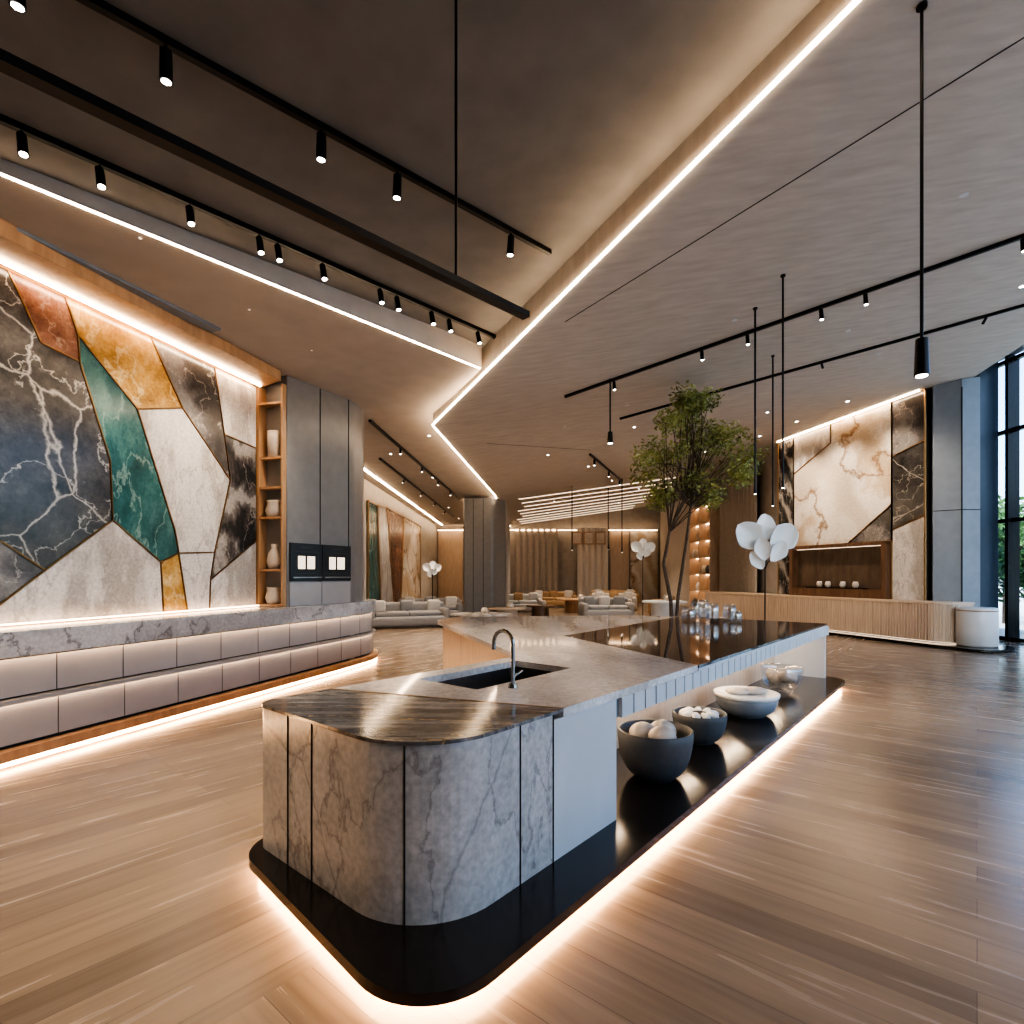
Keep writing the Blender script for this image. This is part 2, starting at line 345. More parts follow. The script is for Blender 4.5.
def leaves(b,centers,count,size,mat):
    for _ in range(count):
        c,r=random.choice(centers)
        d=Vector((random.gauss(0,1),random.gauss(0,1),random.gauss(0,.8))); d.normalize(); p=Vector(c)+d*r*(random.random()**.45)
        a=Vector((random.uniform(-1,1),random.uniform(-1,1),random.uniform(-.8,.6))).normalized(); w=a.cross(Vector((random.uniform(-1,1),random.uniform(-1,1),random.uniform(-1,1)))).normalized()
        L=size*random.uniform(.7,1.3); W=L*.22
        b.add([p,p+a*L*.5+w*W,p+a*L,p+a*L*.5-w*W],[(0,1,2,3)],mat)
for (x,y,h) in [(15.3,15.6,3.6),(17.5,19.5,4.5),(16.5,10.5,4.0),(20,23,5),(18.5,17.2,4.4)]:
    b=MB('garden_tree'); b.cyl((x,y,-.02),(x,y,h*.6),.10,.06,'bark')
    for k in range(5):
        a=k*1.3; b.cyl((x,y,h*.4),(x+math.cos(a)*.8,y+math.sin(a)*.8,h*.75),.05,.02,'bark',8)
    cs=[((x+random.uniform(-.9,.9),y+random.uniform(-.9,.9),h*.7+random.uniform(-1.1,.9)),.75) for _ in range(9)]
    leaves(b,cs,1500,.28,'leaf2'); b.build()
b=MB('garden_hedge'); leaves(b,[((14.3+random.uniform(-.2,.2),9+i*.6,.35),.4) for i in range(7)],1800,.16,'leaf2'); b.build()

# ---------------------------------------------------------------- left stone feature wall
nL=Vector((.967,-.253,0))
def wl(y,z,o): p=WL(y); return Vector((p[0],p[1],z))+nL*o
v={1:(5.44,4.72),2:(5.97,4.72),3:(6.98,4.72),4:(7.99,4.72),5:(8.83,4.72),6:(6.12,4.07),7:(5.735,4.12),'6b':(6.10,4.36),8:(6.80,3.75),9:(7.449,3.96),
10:(6.459,3.05),11:(6.49,2.35),12:(5.773,1.75),13:(5.40,2.02),14:(7.327,2.30),15:(7.12,1.87),16:(7.387,1.995),17:(8.285,3.13),18:(7.99,2.03),19:(8.17,3.79),
20:(8.83,3.73),21:(8.83,2.26),22:(7.915,1.63),23:(7.16,1.2),24:(7.53,1.2),25:(7.9,1.2),26:(8.83,1.2),'a':(4.2,4.72),'b':(4.2,2.3),'c':(5.3,1.35),'d':(4.2,1.5),'e':(1.5,1.2),'f':(1.5,4.72),'g':(3,4.72),'h':(3.3,2.6)}
pieces=[([1,7,6,10,11,12,13,'b','a'],'mblack'),([1,2,'6b',6,7],'mrust'),([2,3,9,8,'6b'],'mgold'),([3,4,19,17,9],'mgrey'),(['6b',8,14,16,15,11,10,6],'mteal'),
([8,9,17,18,16,14],'mwhite'),([4,5,20,19],'mwhite'),([19,20,21,22,18,17],'mband'),([13,12,'c','d','b'],'mgrey'),([12,11,15,23,'e','d','c'],'mwhite'),([15,16,24,23],'mgold'),
([16,18,22,25,24],'mwhite'),([22,21,26,25],'mwhite'),(['a','b','h','g'],'mband'),(['g','h','b','d','e','f'],'mgrey')]
b=MB('stone_feature_wall')
def wallpiece(b,f,ids,vv,mat,o0,o1,trim='bronze',tw=.020):
    P=[vv[i] for i in ids]; n=len(P)
    vs=[f(y,z,o0) for y,z in P]+[f(y,z,o1) for y,z in P]
    b.add(vs,[tuple(range(n,2*n))]+[(i,(i+1)%n,n+(i+1)%n,n+i) for i in range(n)],mat)
    for i in range(n):
        b.seg(f(*P[i],o1),f(*P[(i+1)%n],o1),tw,tw,trim)
for ids,mt in pieces: wallpiece(b,wl,ids,v,mt,.0,.04)
b.build()
b=MB('wood_header')
P=[WL(1.5),WL(8.95)]; Q=[(wl(8.75,0,.56).x,wl(8.75,0,.56).y),(wl(1.5,0,.56).x,wl(1.5,0,.56).y)]
b.prism(P+Q,4.74,4.895,'wood'); b.build()
b=MB('wall_wash_strip'); b.seg(wl(2,4.715,.14),wl(8.8,4.715,.14),.03,.02,'led'); b.build()
b=MB('wall_wash_strip'); b.seg(wl(2,1.215,.10),wl(8.8,1.215,.10),.03,.014,'led_soft'); b.build()
b=MB('ceiling_vent'); b.seg((-5.25,3.4,4.88),(-3.85,7.15,4.88),.17,.035,'bluegrey'); b.build()
for yy in (4.2,5.6,7.0,8.2):
    c=wl(yy,4.9,1.5); b=MB('fill_downlight'); b.cyl((c.x,c.y,4.899),(c.x,c.y,4.893),.022,.02,'ceil_left',18); b.cyl((c.x,c.y,4.893),(c.x,c.y,4.892),.012,.012,'led_dim',16); ob=b.build()
    spot((c.x,c.y,4.86),wl(yy,2.9,0),130,75,.8,parent=ob)

S0=Vector((-4.10,8.84,0)); S1=Vector((-3.64,8.72,0)); dS=(S1-S0).normalized(); nb=Vector((.253,.967,0))
b=MB('display_shelf')
def sbox(b,a0,a1,d0,d1,z0,z1,mat):
    p=[S0+dS*a0+nb*d0,S0+dS*a1+nb*d0,S0+dS*a1+nb*d1,S0+dS*a0+nb*d1]; b.prism([(q.x,q.y) for q in p],z0,z1,mat)
W=(S1-S0).length
sbox(b,0,W,.33,.36,1.2,4.74,'wood'); sbox(b,0,.03,0,.33,1.2,4.74,'wood'); sbox(b,W-.03,W,0,.33,1.2,4.74,'wood')
for z in (1.22,1.78,2.62,3.1,3.58,4.45):
    sbox(b,.03,W-.03,.01,.33,z-.02,z+.015,'wood'); sbox(b,.06,W-.06,.27,.29,z-.035,z-.02,'led')
b.build()
for z,k in ((1.8,0),(2.64,1),(3.6,2),(1.24,1)):
    c=S0+dS*.23+nb*.14
    b=MB('ceramic_vase')
    pr=[[(0,0),(.09,0),(.13,.12),(.10,.25),(.05,.33),(.06,.40),(.05,.40),(.04,.33),(.03,.05)],[(0,0),(.12,0),(.15,.10),(.11,.22),(.13,.26),(.11,.26),(.09,.2),(.02,.04)],[(0,0),(.10,.0),(.12,.30),(.12,.42),(.10,.42),(.10,.05)]][k]
    b.lathe((c.x,c.y,z),pr,'paper',24); b.build()

T=[(-3.60,8.80),(-2.93,10.1),(-2.86,10.8),(-3.2,11.5),(-4.8,11.95),(-4.6,9.3)]
b=MB('tall_cabinet'); b.prism(cumr(T,[.02,.12,.3,.3,0,0]),0,4.899,'grey')
tp=Vector((*T[0],0)); tq=Vector((*T[1],0)); dT=(tq-tp).normalized(); nT=Vector((dT.y,-dT.x,0)); LT=(tq-tp).length
for a in (.47*LT,.93*LT):
    q=tp+dT*a+nT*.002; b.seg((q.x,q.y,1.2),(q.x,q.y,4.89),.018,.01,'seam')
b.build()
b=MB('built_in_oven')
for a0,a1 in ((.03,.48),(.49,.95)):
    def fb(x0,x1,z0,z1,o0,o1,mt):
        P4=[tp+dT*x0*LT+nT*o0,tp+dT*x1*LT+nT*o0,tp+dT*x1*LT+nT*o1,tp+dT*x0*LT+nT*o1]; b.prism([(q.x,q.y) for q in P4],z0,z1,mt)
    fb(a0,a1,1.60,2.22,.0,.03,'oven'); fb(a0+.05,a1-.05,1.72,2.09,.03,.034,'dsteel'); fb(a0+.02,a1-.02,1.65,1.67,.03,.05,'steel')
    fb(a0+.06,a1-.06,1.735,2.075,.034,.036,'oven'); fb(a0+.10,a0+.20,1.80,2.01,.036,.038,'ovenglow'); fb(a0+.23,a1-.11,1.80,2.01,.036,.038,'ovenglow')
    fb(a0+.14,a1-.14,2.14,2.18,.03,.032,'dsteel')
    fb(a0,a1,1.20,1.585,.0,.02,'drawer')
b.build()

F=cumr([(-5.3,1.5),(-4.46,4.8),(-2.87,10.0),(-2.64,11.0),(-3.1,11.9),(-4.6,12.3)],[0,.5,.5,.45,.5,0],closed=False,seg=10)
b=MB('kitchen_counter')
b.prism(F+[(-4.9,12.32)]+[(-4.9,12.0),(WL(8.8)[0]+.05,8.9),(WL(1.5)[0]+.05,1.5)],.99,1.195,'slab')
b.strip(F,.968,.991,'slab',th=.012)
b.strip(offset(F,-.09),.10,.99,'seam',th=.03)
b.strip(offset(F,-.07),.605,.945,'drawer',th=.02)
b.strip(offset(F,-.05),.185,.535,'drawer',th=.02)
b.strip(offset(F,-.0),.570,.588,'drawer',th=.09)
b.strip(offset(F,-.0),.550,.570,'drawer',th=.010)
b.strip(offset(F,-.016),.974,.989,'led_wash',th=.012)
b.strip(offset(F,-.014),.556,.569,'led_wash',th=.012)
b.strip(offset(F,.04),.06,.15,'wood',th=.25)
b.strip(offset(F,.02),.02,.055,'led_floor',th=.02)
acc=0; nxt=.6
for i in range(len(F)-1):
    p=Vector(F[i]); q=Vector(F[i+1]); L=(q-p).length; d=(q-p).normalized(); n=Vector((d.y,-d.x))
    while nxt<acc+L:
        c=p+d*(nxt-acc); 
        for z0,z1,o in ((.605,.945,-.070),(.185,.535,-.050)):
            e=c+n*o; b.seg((e.x,e.y,z0),(e.x,e.y,z1),.007,.006,'seam')
        nxt+=.66
    acc+=L
b.build()

# ---------------------------------------------------------------- island
b=MB('kitchen_island')
t0=1.78
body=cumr([(2.45,t0),(1.5,t0),(1.5,3.25),(4.0,3.25)],[0,.45,.12,0],closed=False,seg=16)
b.strip(STL(body),.12,.935,'icol',th=-.02)
b.strip(STL([(3.15,2.5),(3.15,t0),(2.46,t0)]),.12,.90,'white',th=-.02)
b.strip(STL(list(cumr([(4.0,3.25),(6.25,6.85),(6.75,7.05),(9.1,5.0),(9.6,4.1),(9.6,2.5),(3.15,2.5)],[0,.3,.3,.3,.2,0,0],closed=False))),.06,.90,'woodl',th=-.02)
for (s,t,) in ((1.499,2.62),(1.499,2.865),(1.581,1.972),(2.17,t0-.001),(2.455,t0-.001)):
    x,y=ST(s,t); b.seg((x,y,.12),(x,y,.935),.008,.008,'seam')
dk=cumr([(1.496,t0-.004),(2.55,t0-.004),(2.0,3.254),(1.496,3.254)],[.45,0,0,.12],seg=16)
b.prism(STL(dk),.932,.95,'idark')
b.prism(STL([(2.55,t0-.004),(3.7,t0-.004),(3.7,2.5),(2.28,2.5)]),.90,.95,'itop')
b.prism(STL([(2.28,2.5),(2.6,2.5),(2.6,3.08),(2.064,3.08)]),.90,.95,'itop')
b.prism(STL([(2.064,3.08),(3.7,3.08),(3.7,3.254),(2.0,3.254)]),.90,.95,'itop')
b.prism(STL(cumr([(3.7,t0-.004),(4.5,t0-.004),(5.6,3.9),(9.6,4.1),(9.15,5.1),(6.8,7.15),(6.2,6.95),(3.95,3.254),(3.7,3.254)],[0,0,0,.1,.3,.35,.35,.2,0])),.90,.95,'itop')
b.prism(STL([(4.5,t0-.012),(9.62,t0-.012),(9.62,4.1),(5.6,3.9)]),.925,.95,'iblack')
b.prism(STL([(4.5,t0-.012),(9.62,t0-.012),(9.62,4.1),(5.6,3.9)]),.90,.925,'white')
b.seg((*ST(2.55,t0-.004),.951),(*ST(2.0,3.254),.951),.008,.003,'bronze')
b.prism(STL([(3.16,t0+.012),(9.6,t0+.012),(9.6,2.48),(3.16,2.48)]),.77,.899,'bluegrey')
s=3.2
while s<9.6:
    x0,y0=ST(s,t0); x1,y1=ST(s+.15,t0); b.seg((x0,y0,.835),(x1,y1,.835),.03,.13,'white'); s+=.168
b.prism(STL([(9.52,t0),(9.6,t0),(9.6,2.5),(9.52,2.5)]),.12,.77,'white')
x0,y0=ST(3.25,2.36);x1,y1=ST(9.45,2.36); b.seg((x0,y0,.76),(x1,y1,.76),.03,.02,'led')
def stbox(s0,s1,t0_,t1_,z0,z1,mt): b.prism(STL([(s0,t0_),(s1,t0_),(s1,t1_),(s0,t1_)]),z0,z1,mt)
stbox(2.58,3.72,2.48,3.10,.66,.68,'sink')
for a in ((2.58,2.6,2.48,3.1),(3.7,3.72,2.48,3.1),(2.58,3.72,2.48,2.5),(2.58,3.72,3.08,3.1)): stbox(*a,.68,.899,'sink')
pl=cumr([(1.24,1.48),(9.72,1.50),(9.72,2.6),(3.9,2.6),(3.9,3.30),(1.41,3.30)],[.40,.3,.1,0,0,.25],seg=14)
b.prism(STL(pl),.07,.12,'plinth')
kp=cumr([(1.28,1.52),(9.68,1.54),(9.68,2.5),(3.8,2.5),(3.8,3.26),(1.45,3.26)],[.38,.28,.1,0,0,.23],seg=14)
b.prism(STL(kp),.04,.069,'led_floor')
kp2=cumr([(1.38,1.62),(9.6,1.64),(9.6,2.5),(3.8,2.5),(3.8,3.18),(1.54,3.18)],[.36,.2,.1,0,0,.2],seg=14)
b.prism(STL(kp2),0,.04,'plinth')
b.build()
b=MB('kitchen_faucet')
b.cyl((*ST(2.80,2.36),.951),(*ST(2.80,2.36),.975),.032,.028,'steel',20)
pts=[(2.80,2.36,.97),(2.80,2.36,1.24)]
for k in range(1,9):
    a=math.pi*k/8; pts.append((2.80,2.36+.085-.085*math.cos(a),1.24+.085*math.sin(a)))
pts.append((2.80,2.53,1.19))
b.tube([(*ST(a,c),z) for a,c,z in pts],.013,'steel',12)
a0=ST(2.80,2.36); a1=ST(2.90,2.36); b.cyl((*a0,1.02),(*a1,1.05),.008,.007,'steel',10); b.build()
def bowl(name,s,t,r,h,mat,foot=.5):
    b=MB(name); c=(*ST(s,t),.121)
    pr=[(0,0),(r*foot,0),(r*foot*1.02,.02)]
    for k in range(1,9):
        a=k/8*math.pi/2; pr.append((r*foot+(r-r*foot)*math.sin(a),.02+(h-.02)*(1-math.cos(a))))
    pr+= [(r-.005,h+.006),(r-.022,h)]
    for k in range(7,-1,-1):
        a=k/8*math.pi/2; pr.append((max(0,r*foot+(r-r*foot)*math.sin(a)-.022),.045+(h-.045)*(1-math.cos(a))))
    pr.append((0,.045)); b.lathe(c,pr,mat,40); return b,c
b,c=bowl('fruit_bowl',4.02,1.93,.29,.37,'bowl')
for dx,dy in ((-.09,.02),(.08,.08),(.03,-.10)): b.ball((c[0]+dx,c[1]+dy,c[2]+.33),(.11,.10,.09),'paper')
b.ball((c[0],c[1],c[2]+.22),(.2,.2,.1),'paper'); b.build()
b,c=bowl('shell_bowl',5.15,2.02,.25,.27,'bowl',.55)
for k in range(9):
    a=k*.7; R=Matrix.Rotation(a,3,'Z')@Matrix.Rotation(.6,3,'X'); b.ball((c[0]+.12*math.cos(a),c[1]+.12*math.sin(a),c[2]+.25),(.07,.035,.05),'petal',10,8,R=R)
b.ball((c[0],c[1],c[2]+.2),(.17,.17,.08),'seam'); b.build()
b,c=bowl('serving_bowl',6.48,2.0,.33,.20,'bluegrey',.6)
b.lathe((c[0],c[1],c[2]+.19),[(0,.0),(.30,.0),(.345,.03),(.35,.06),(.33,.065),(.28,.04),(0,.03)],'petal',40)
for dx,dy in ((-.08,.02),(.1,.03)): b.ball((c[0]+dx,c[1]+dy,c[2]+.26),(.15,.09,.045),'paper')
b.build()
b,c=bowl('glass_bowl',8.15,2.05,.27,.32,'glass',.55)
for k in range(7):
    a=k*.9; b.ball((c[0]+.12*math.cos(a),c[1]+.12*math.sin(a),c[2]+.17+.04*(k%2)),(.09,.075,.07),'paper',12,8)
b.build()
for i,(s,t,h,r) in enumerate([(8.7,3.2,.30,.10),(9.0,3.45,.34,.09),(8.6,3.55,.22,.12),(9.2,3.1,.26,.11),(8.9,2.9,.18,.09),(9.25,3.7,.3,.08)]):
    b=MB('glass_vessel'); x,y=ST(s,t)
    b.lathe((x,y,.951),[(0,0),(r*.8,0),(r,.05),(r,h*.7),(r*.8,h),(r*.77,h),(r*.95,h*.7),(r*.95,.06),(0,.02)],'glass',24); b.build()

# ---------------------------------------------------------------- indoor tree
b=MB('potted_olive_tree'); tx,ty=3.02,10.35
b.lathe((tx,ty,0),[(0,0),(.24,0),(.32,.5),(.30,.5),(.28,.44),(0,.44)],'bowl',32); b.cyl((tx,ty,.43),(tx,ty,.45),.28,.28,'soil')
def P(x,y,z): return Vector((tx+x,ty+y,z))
tr=[P(0,0,.44),P(-.03,0,1.2),P(-.16,.03,1.9),P(-.06,0,2.5),P(.2,0,3.1)]
b.tube(tr,[.045,.036,.03,.026,.02],'bark')
tr2=[P(.05,0,.44),P(.12,.05,1.3),P(.24,.0,2.2),P(.36,.05,3.0),P(.5,0,3.6)]
b.tube(tr2,[.04,.032,.028,.022,.016],'bark')
cs=[]
for k in range(60):
    zz=random.uniform(3.1,5.15); w=max(.25,1-abs(zz-3.85)/1.45); x=.42+random.uniform(-1,1)*1.3*w; y=random.uniform(-.8,.8)*w
    e=P(x,y,zz); cs.append((e,.24)); st=random.choice([tr[3],tr[4],tr2[3],tr2[4]])
    mid=st.lerp(e,.5)+Vector((random.uniform(-.08,.08),0,.08)); b.tube([st,mid,e],[.013,.009,.004],'bark',6)
leaves(b,cs,6800,.085,'leaf'); b.build()

# ---------------------------------------------------------------- petal sculptures
def petal_lamp(x,y,zc,sc,name='petal_sculpture',z0=0):
    b=MB(name); b.cyl((x,y,z0),(x,y,z0+.03),.22*sc+.05,.22*sc+.05,'black',24); b.cyl((x,y,z0+.03),(x,y,zc-.35*sc),.016,.012,'black',10)
    lay=[((-.10,0,-.14),(-.64,.02,.40),.34),((-.05,.10,.0),(.02,.14,.66),.30),((.10,0,-.12),(.66,-.02,.34),.33),((-.04,-.10,-.42),(-.20,-.14,.10),.20),((.06,-.12,-.44),(.34,-.16,.02),.21),((-.06,-.02,-.62),(-.34,.0,-.22),.17)]
    for bs,tp_,w_ in lay:
        B=Vector((x,y,zc))+Vector(bs)*sc; Tt=Vector((x,y,zc))+Vector(tp_)*sc
        b.petal(B,Tt,w_*sc,.20,'petal',(.35*(1 if tp_[0]>0 else -1),-1,.25))
        b.tube([Vector((x,y,zc-.62*sc)),B.lerp(Vector((x,y,zc-.5*sc)),.4),B.lerp(Tt,.08)],.010,'black',6)
    b.build()
petal_lamp(5.52,12.0,2.42,.95)
petal_lamp(5.35,22.5,2.75,.7)
petal_lamp(-2.75,19.0,1.9,.45)

# ---------------------------------------------------------------- right feature wall
nR=Vector((-.958,-.287,0))
def wr(y,z,o): p=WR(y); return Vector((p[0],p[1],z))+nR*o
tz=lambda y:RZ(*WR(y))-.02
r={1:(13.95,tz(13.95)),2:(14.8,tz(14.8)),3:(16.67,tz(16.67)),4:(18.05,tz(18.05)),5:(18.7,tz(18.7)),6:(13.95,5.12),7:(14.8,4.87),8:(13.95,3.22),9:(14.8,2.91),10:(13.95,1.0),11:(14.8,1.0),
12:(14.8,3.6),13:(16.1,2.62),14:(14.8,2.62),15:(18.05,2.62),16:(18.05,5.0),17:(16.67,5.7),18:(18.7,1.0),19:(18.05,1.0)}
b=MB('stone_feature_wall')
for ids,mt in [([1,2,7,6],'mgrey'),([6,7,9,8],'mblack'),([8,9,11,10],'mwhite'),([2,3,17,16,15,13,12],'mwarm'),([12,13,14],'mgrey'),([3,4,16,17],'mwhite'),([4,5,18,19],'mband')]:
    wallpiece(b,wr,ids,r,mt,0,.05,tw=.035)
def rq(y0,y1,z0,z1,o0,o1,mt):
    P4=[wr(y0,0,o0),wr(y1,0,o0),wr(y1,0,o1),wr(y0,0,o1)]; b.prism([(q.x,q.y) for q in P4],z0,z1,mt)
rq(14.82,18.03,1.0,2.6,0,.01,'niche'); rq(14.82,18.03,1.02,1.3,.01,.25,'woodd'); rq(14.82,14.95,1.3,2.6,.01,.25,'woodd'); rq(17.9,18.03,1.3,2.6,.01,.25,'woodd'); rq(14.82,18.03,2.52,2.62,.01,.25,'woodd')
b.build()
b=MB('wall_wash_strip'); b.seg(wr(14,6.38,.18),wr(18.6,6.18,.18),.03,.02,'led'); b.build()
b=MB('wall_wash_strip'); b.seg(wr(14.96,2.51,.06),wr(17.9,2.51,.06),.02,.012,'led_dim'); b.build()
for yy in (14.6,16.2,17.6):
    c=wr(yy,0,1.8); zc=RZ(c.x,c.y); b=MB('fill_downlight'); b.cyl((c.x,c.y,zc),(c.x,c.y,zc-.012),.06,.055,'black',18); b.cyl((c.x,c.y,zc-.012),(c.x,c.y,zc-.014),.04,.04,'lens',18); ob=b.build()
    spot((c.x,c.y,zc-.04),wr(yy,4.2,0),280,70,.8,parent=ob)
b=MB('serving_tray')
rq(15.5,17.4,1.30,1.33,.03,.22,'black')
for yy in (15.8,16.2,16.7,17.0):
    q=wr(yy,1.33,.12); b.lathe((q.x,q.y,1.33),[(0,0),(.06,0),(.09,.08),(.06,.18),(.05,.18),(.05,.05)],'paper',16)
b.build()
b=MB('clad_column'); C=[(10.56,13.80),(11.0,13.45),(11.45,13.45),(11.9,14.3),(11.9,15.2),(10.75,14.1)]
b.prism(C,0,lambda x,y:min(RZ(x,y),6.55)-.002,'bluegrey')
b.seg((11.0,13.447,0),(11.0,13.447,6.3),.03,.01,'seam')
b.seg((10.56,13.797,3.3),(11.0,13.447,3.3),.01,.02,'seam'); b.seg((11.0,13.447,3.3),(11.45,13.447,3.3),.01,.02,'seam'); b.build()
dR=Vector((-.287,.958)); nW=Vector((.958,.287)); B0=Vector((10.1,12.85))
def BR(a,o): p=B0+dR*a+nW*o; return (p.x,p.y)
b=MB('fluted_sideboard')
outl=cumr([BR(0,0),BR(9,0),BR(9,.95),BR(0,.95)],[.35,.1,0,.0],seg=10)
b.prism(outl,.12,1.0,'woodl'); top=cumr([BR(-.03,-.04),BR(9,-.04),BR(9,.95),BR(-.03,.95)],[.36,.1,0,0],seg=10); b.prism(top,1.0,1.05,'woodl')
fl=[]
for i in range(0,len(outl)):
    p=Vector(outl[i]); q=Vector(outl[(i+1)%len(outl)]); L=(q-p).length; k=max(1,int(L/.075))
    for j in range(k):
        fl.append(p.lerp(q,j/k))
for p in fl:
    if (p-B0).dot(nW)<.5: b.cyl((p.x,p.y,.12),(p.x,p.y,1.0),.032,.032,'woodl',8,caps=False)
b.prism(cumr([BR(-1.1,-.25),BR(9.1,-.25),BR(9.1,.95),BR(.2,.95),BR(-.9,1.2)],[.5,.1,0,0,.5]),.03,.075,'plinth')
b.prism(cumr([BR(.15,.15),BR(9,.15),BR(9,.9),BR(.15,.9)],[.3,.1,0,0]),.09,.12,'led_dim')
b.prism(cumr([BR(.2,.2),BR(9,.2),BR(9,.9),BR(.2,.9)],[.3,.1,0,0]),.075,.09,'seam')
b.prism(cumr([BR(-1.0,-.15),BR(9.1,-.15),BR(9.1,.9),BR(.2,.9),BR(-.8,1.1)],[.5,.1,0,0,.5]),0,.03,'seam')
b.build()
b=MB('round_stool'); c=(10.70,12.66); b.lathe((*c,.076),[(0,0),(.36,0),(.385,.03),(.385,.84),(.37,.87),(.34,.88),(0,.88)],'white',40)
b.lathe((*c,.076),[(.386,.80),(.389,.80),(.389,.82),(.386,.82)],'bronze',40); b.build()

# ---------------------------------------------------------------- tracks & pendants
def track(p,q,zf,spots,w=.05,power=120,tgt=None,size=1,h=.05):
    b=MB('track_light'); P0=Vector((*p,zf(*p))); Q0=Vector((*q,zf(*q))); b.seg(P0,Q0,w,h,'black'); L=[]
    for k in spots:
        c=P0.lerp(Q0,k); tg=tgt(c) if tgt else Vector((c.x,c.y,0)); d=(tg-c).normalized()
        b.cyl(c,c-Vector((0,0,.09*size)),.012,.012,'black',8)
        a=c-Vector((0,0,.09*size)); e=a+d*.19*size
        b.cyl(a-d*.02,e,.042*size,.046*size,'black',18); b.cyl(e,e+d*.004,.034*size,.034*size,'lens',18); L.append((e+d*.02,tg))
    ob=b.build()
    for e,tg in L:
        if power: spot(e,tg,power,55,.7,parent=ob)
    return ob
cz=lambda x,y:CZ(x,y)-.025
track((-3.72-.53,3.99-.64),(-.21,8.27),cz,[.15,.225,.33,.43,.46,.54,.66,.70,.79,.84,.93],power=60,tgt=lambda c:Vector((c.x+1.0,c.y-.6,0)),size=.75)
track((-3.2,2.56),(.425,6.15),cz,[.13,.27,.475,.61,.88],power=110,tgt=lambda c:Vector((c.x-.3,c.y+.6,0)),size=.85)
track((-2.6,1.15),(.10,3.86),lambda x,y:3.52,[],w=.065,h=.04,power=0)
b=MB('track_suspension_rod'); b.cyl((-.346,3.40,3.53),(-.346,3.40,CZ(-.346,3.4)),.009,.009,'black',8); b.build()
rz=lambda x,y:RZ(x,y)-.025
track((.987,10.24),(7.2,5.87),rz,[.13,.33,.42,.55,.62,.83],w=.045,power=110,tgt=lambda c:Vector((c.x+.3,c.y-.3,0)),size=.65)
track((2.44,12.44),(9.3,8.4),rz,[.2,.5,.8],w=.035,power=100,tgt=lambda c:Vector((10,15.5,3)),size=.5)
track((2.27,16),(4.5,22.5),rz,[.1,.5,.9],w=.06,power=100,size=.8)
track((-2.92,11.3),(-2.18,23.1),lambda x,y:4.87,[.2,.4,.6,.8],w=.06,power=120,size=.6)
track((-3.6,15),(-3.2,30),lambda x,y:4.87,[.2,.4,.6,.8],w=.06,power=120,tgt=lambda c:Vector((-4.9,c.y,2.5)),size=.6)
def pendant(x,y,z1,zf=RZ,r=.035,h=.22,power=60,name='pendant_light',rr=.010):
    b=MB(name); zc=zf(x,y); b.cyl((x,y,zc),(x,y,zc-.02),.03,.03,'black',16); b.cyl((x,y,zc),(x,y,z1),rr,rr,'black',8)
    b.cyl((x,y,z1),(x,y,z1-h),r*.8,r,'black',18); b.cyl((x,y,z1-h),(x,y,z1-h-.004),r*.75,r*.75,'lens',18); ob=b.build()
    if power: spot((x,y,z1-h-.03),(x,y,0),power,70,.8,parent=ob)
pendant(2.57,3.45,3.18,r=.042,h=.23)
pendant(3.36,7.6,2.9,r=.018,h=.08,power=30,rr=.014)
pendant(3.33,6.76,2.85,r=.018,h=.08,power=30,rr=.012)
pendant(4.6,9.7,3.0,r=.018,h=.08,power=30,rr=.014)
pendant(1.73,9.69,4.22,r=.05,h=.2,rr=.014)
pendant(2.4,22,2.9,r=.03,h=.2,power=60,rr=.02); pendant(4.2,24,3.0,r=.03,h=.2,power=60,rr=.02); pendant(4.4,22,2.8,r=.03,h=.2,power=60,rr=.02)

# ---------------------------------------------------------------- far area
b=MB('clad_column'); b.prism(cumr([(-1.95,22),(-.75,22),(-.25,22.8),(-.25,24),(-1.95,24)],[.1,.1,.1,0,0]),0,4.79,'grey')
for x in (-1.55,-1.15): b.seg((x,21.998,0),(x,21.998,4.75),.02,.01,'seam')
b.build()
def curtain(p,q,z0,z1,mat,amp=.07,wl_=.28,name='curtain'):
    b=MB(name); p=Vector(p);q=Vector(q);L=(q-p).length;d=(q-p).normalized();n=Vector((-d.y,d.x)); k=int(L/wl_*10); vs=[]
    for z in (z0,z1):
        for i in range(k+1):
            a=L*i/k; c=p+d*a+n*amp*math.sin(2*math.pi*a/wl_)*(1 if z==z0 else .7); vs.append((c.x,c.y,z))
    b.add(vs,[(i,i+1,k+2+i,k+1+i) for i in range(k)],mat,True); b.build()
curtain((9.0,20.2),(9.2,24.2),.02,5.9,'curtain')
curtain((9.3,28.0),(9.6,35.4),.02,5.9,'curtainw',.1,.4)
curtain((.2,35.6),(3.0,35.6),.02,4.75,'curtain',.1,.4)
curtain((4.2,35.5),(6.2,35.5),.02,4.75,'curtainw',.1,.4)
curtain((-.25,24.4),(-.15,28),.02,4.7,'curtain')
b=MB('framed_picture')
for i in range(3):
    x=4.15+i*.75; b.box((x,35.15,4.05),(.62,.06,.8),'wood'); b.box((x,35.1,4.05),(.5,.04,.66),'paper')
b.build()
b=MB('display_shelf')
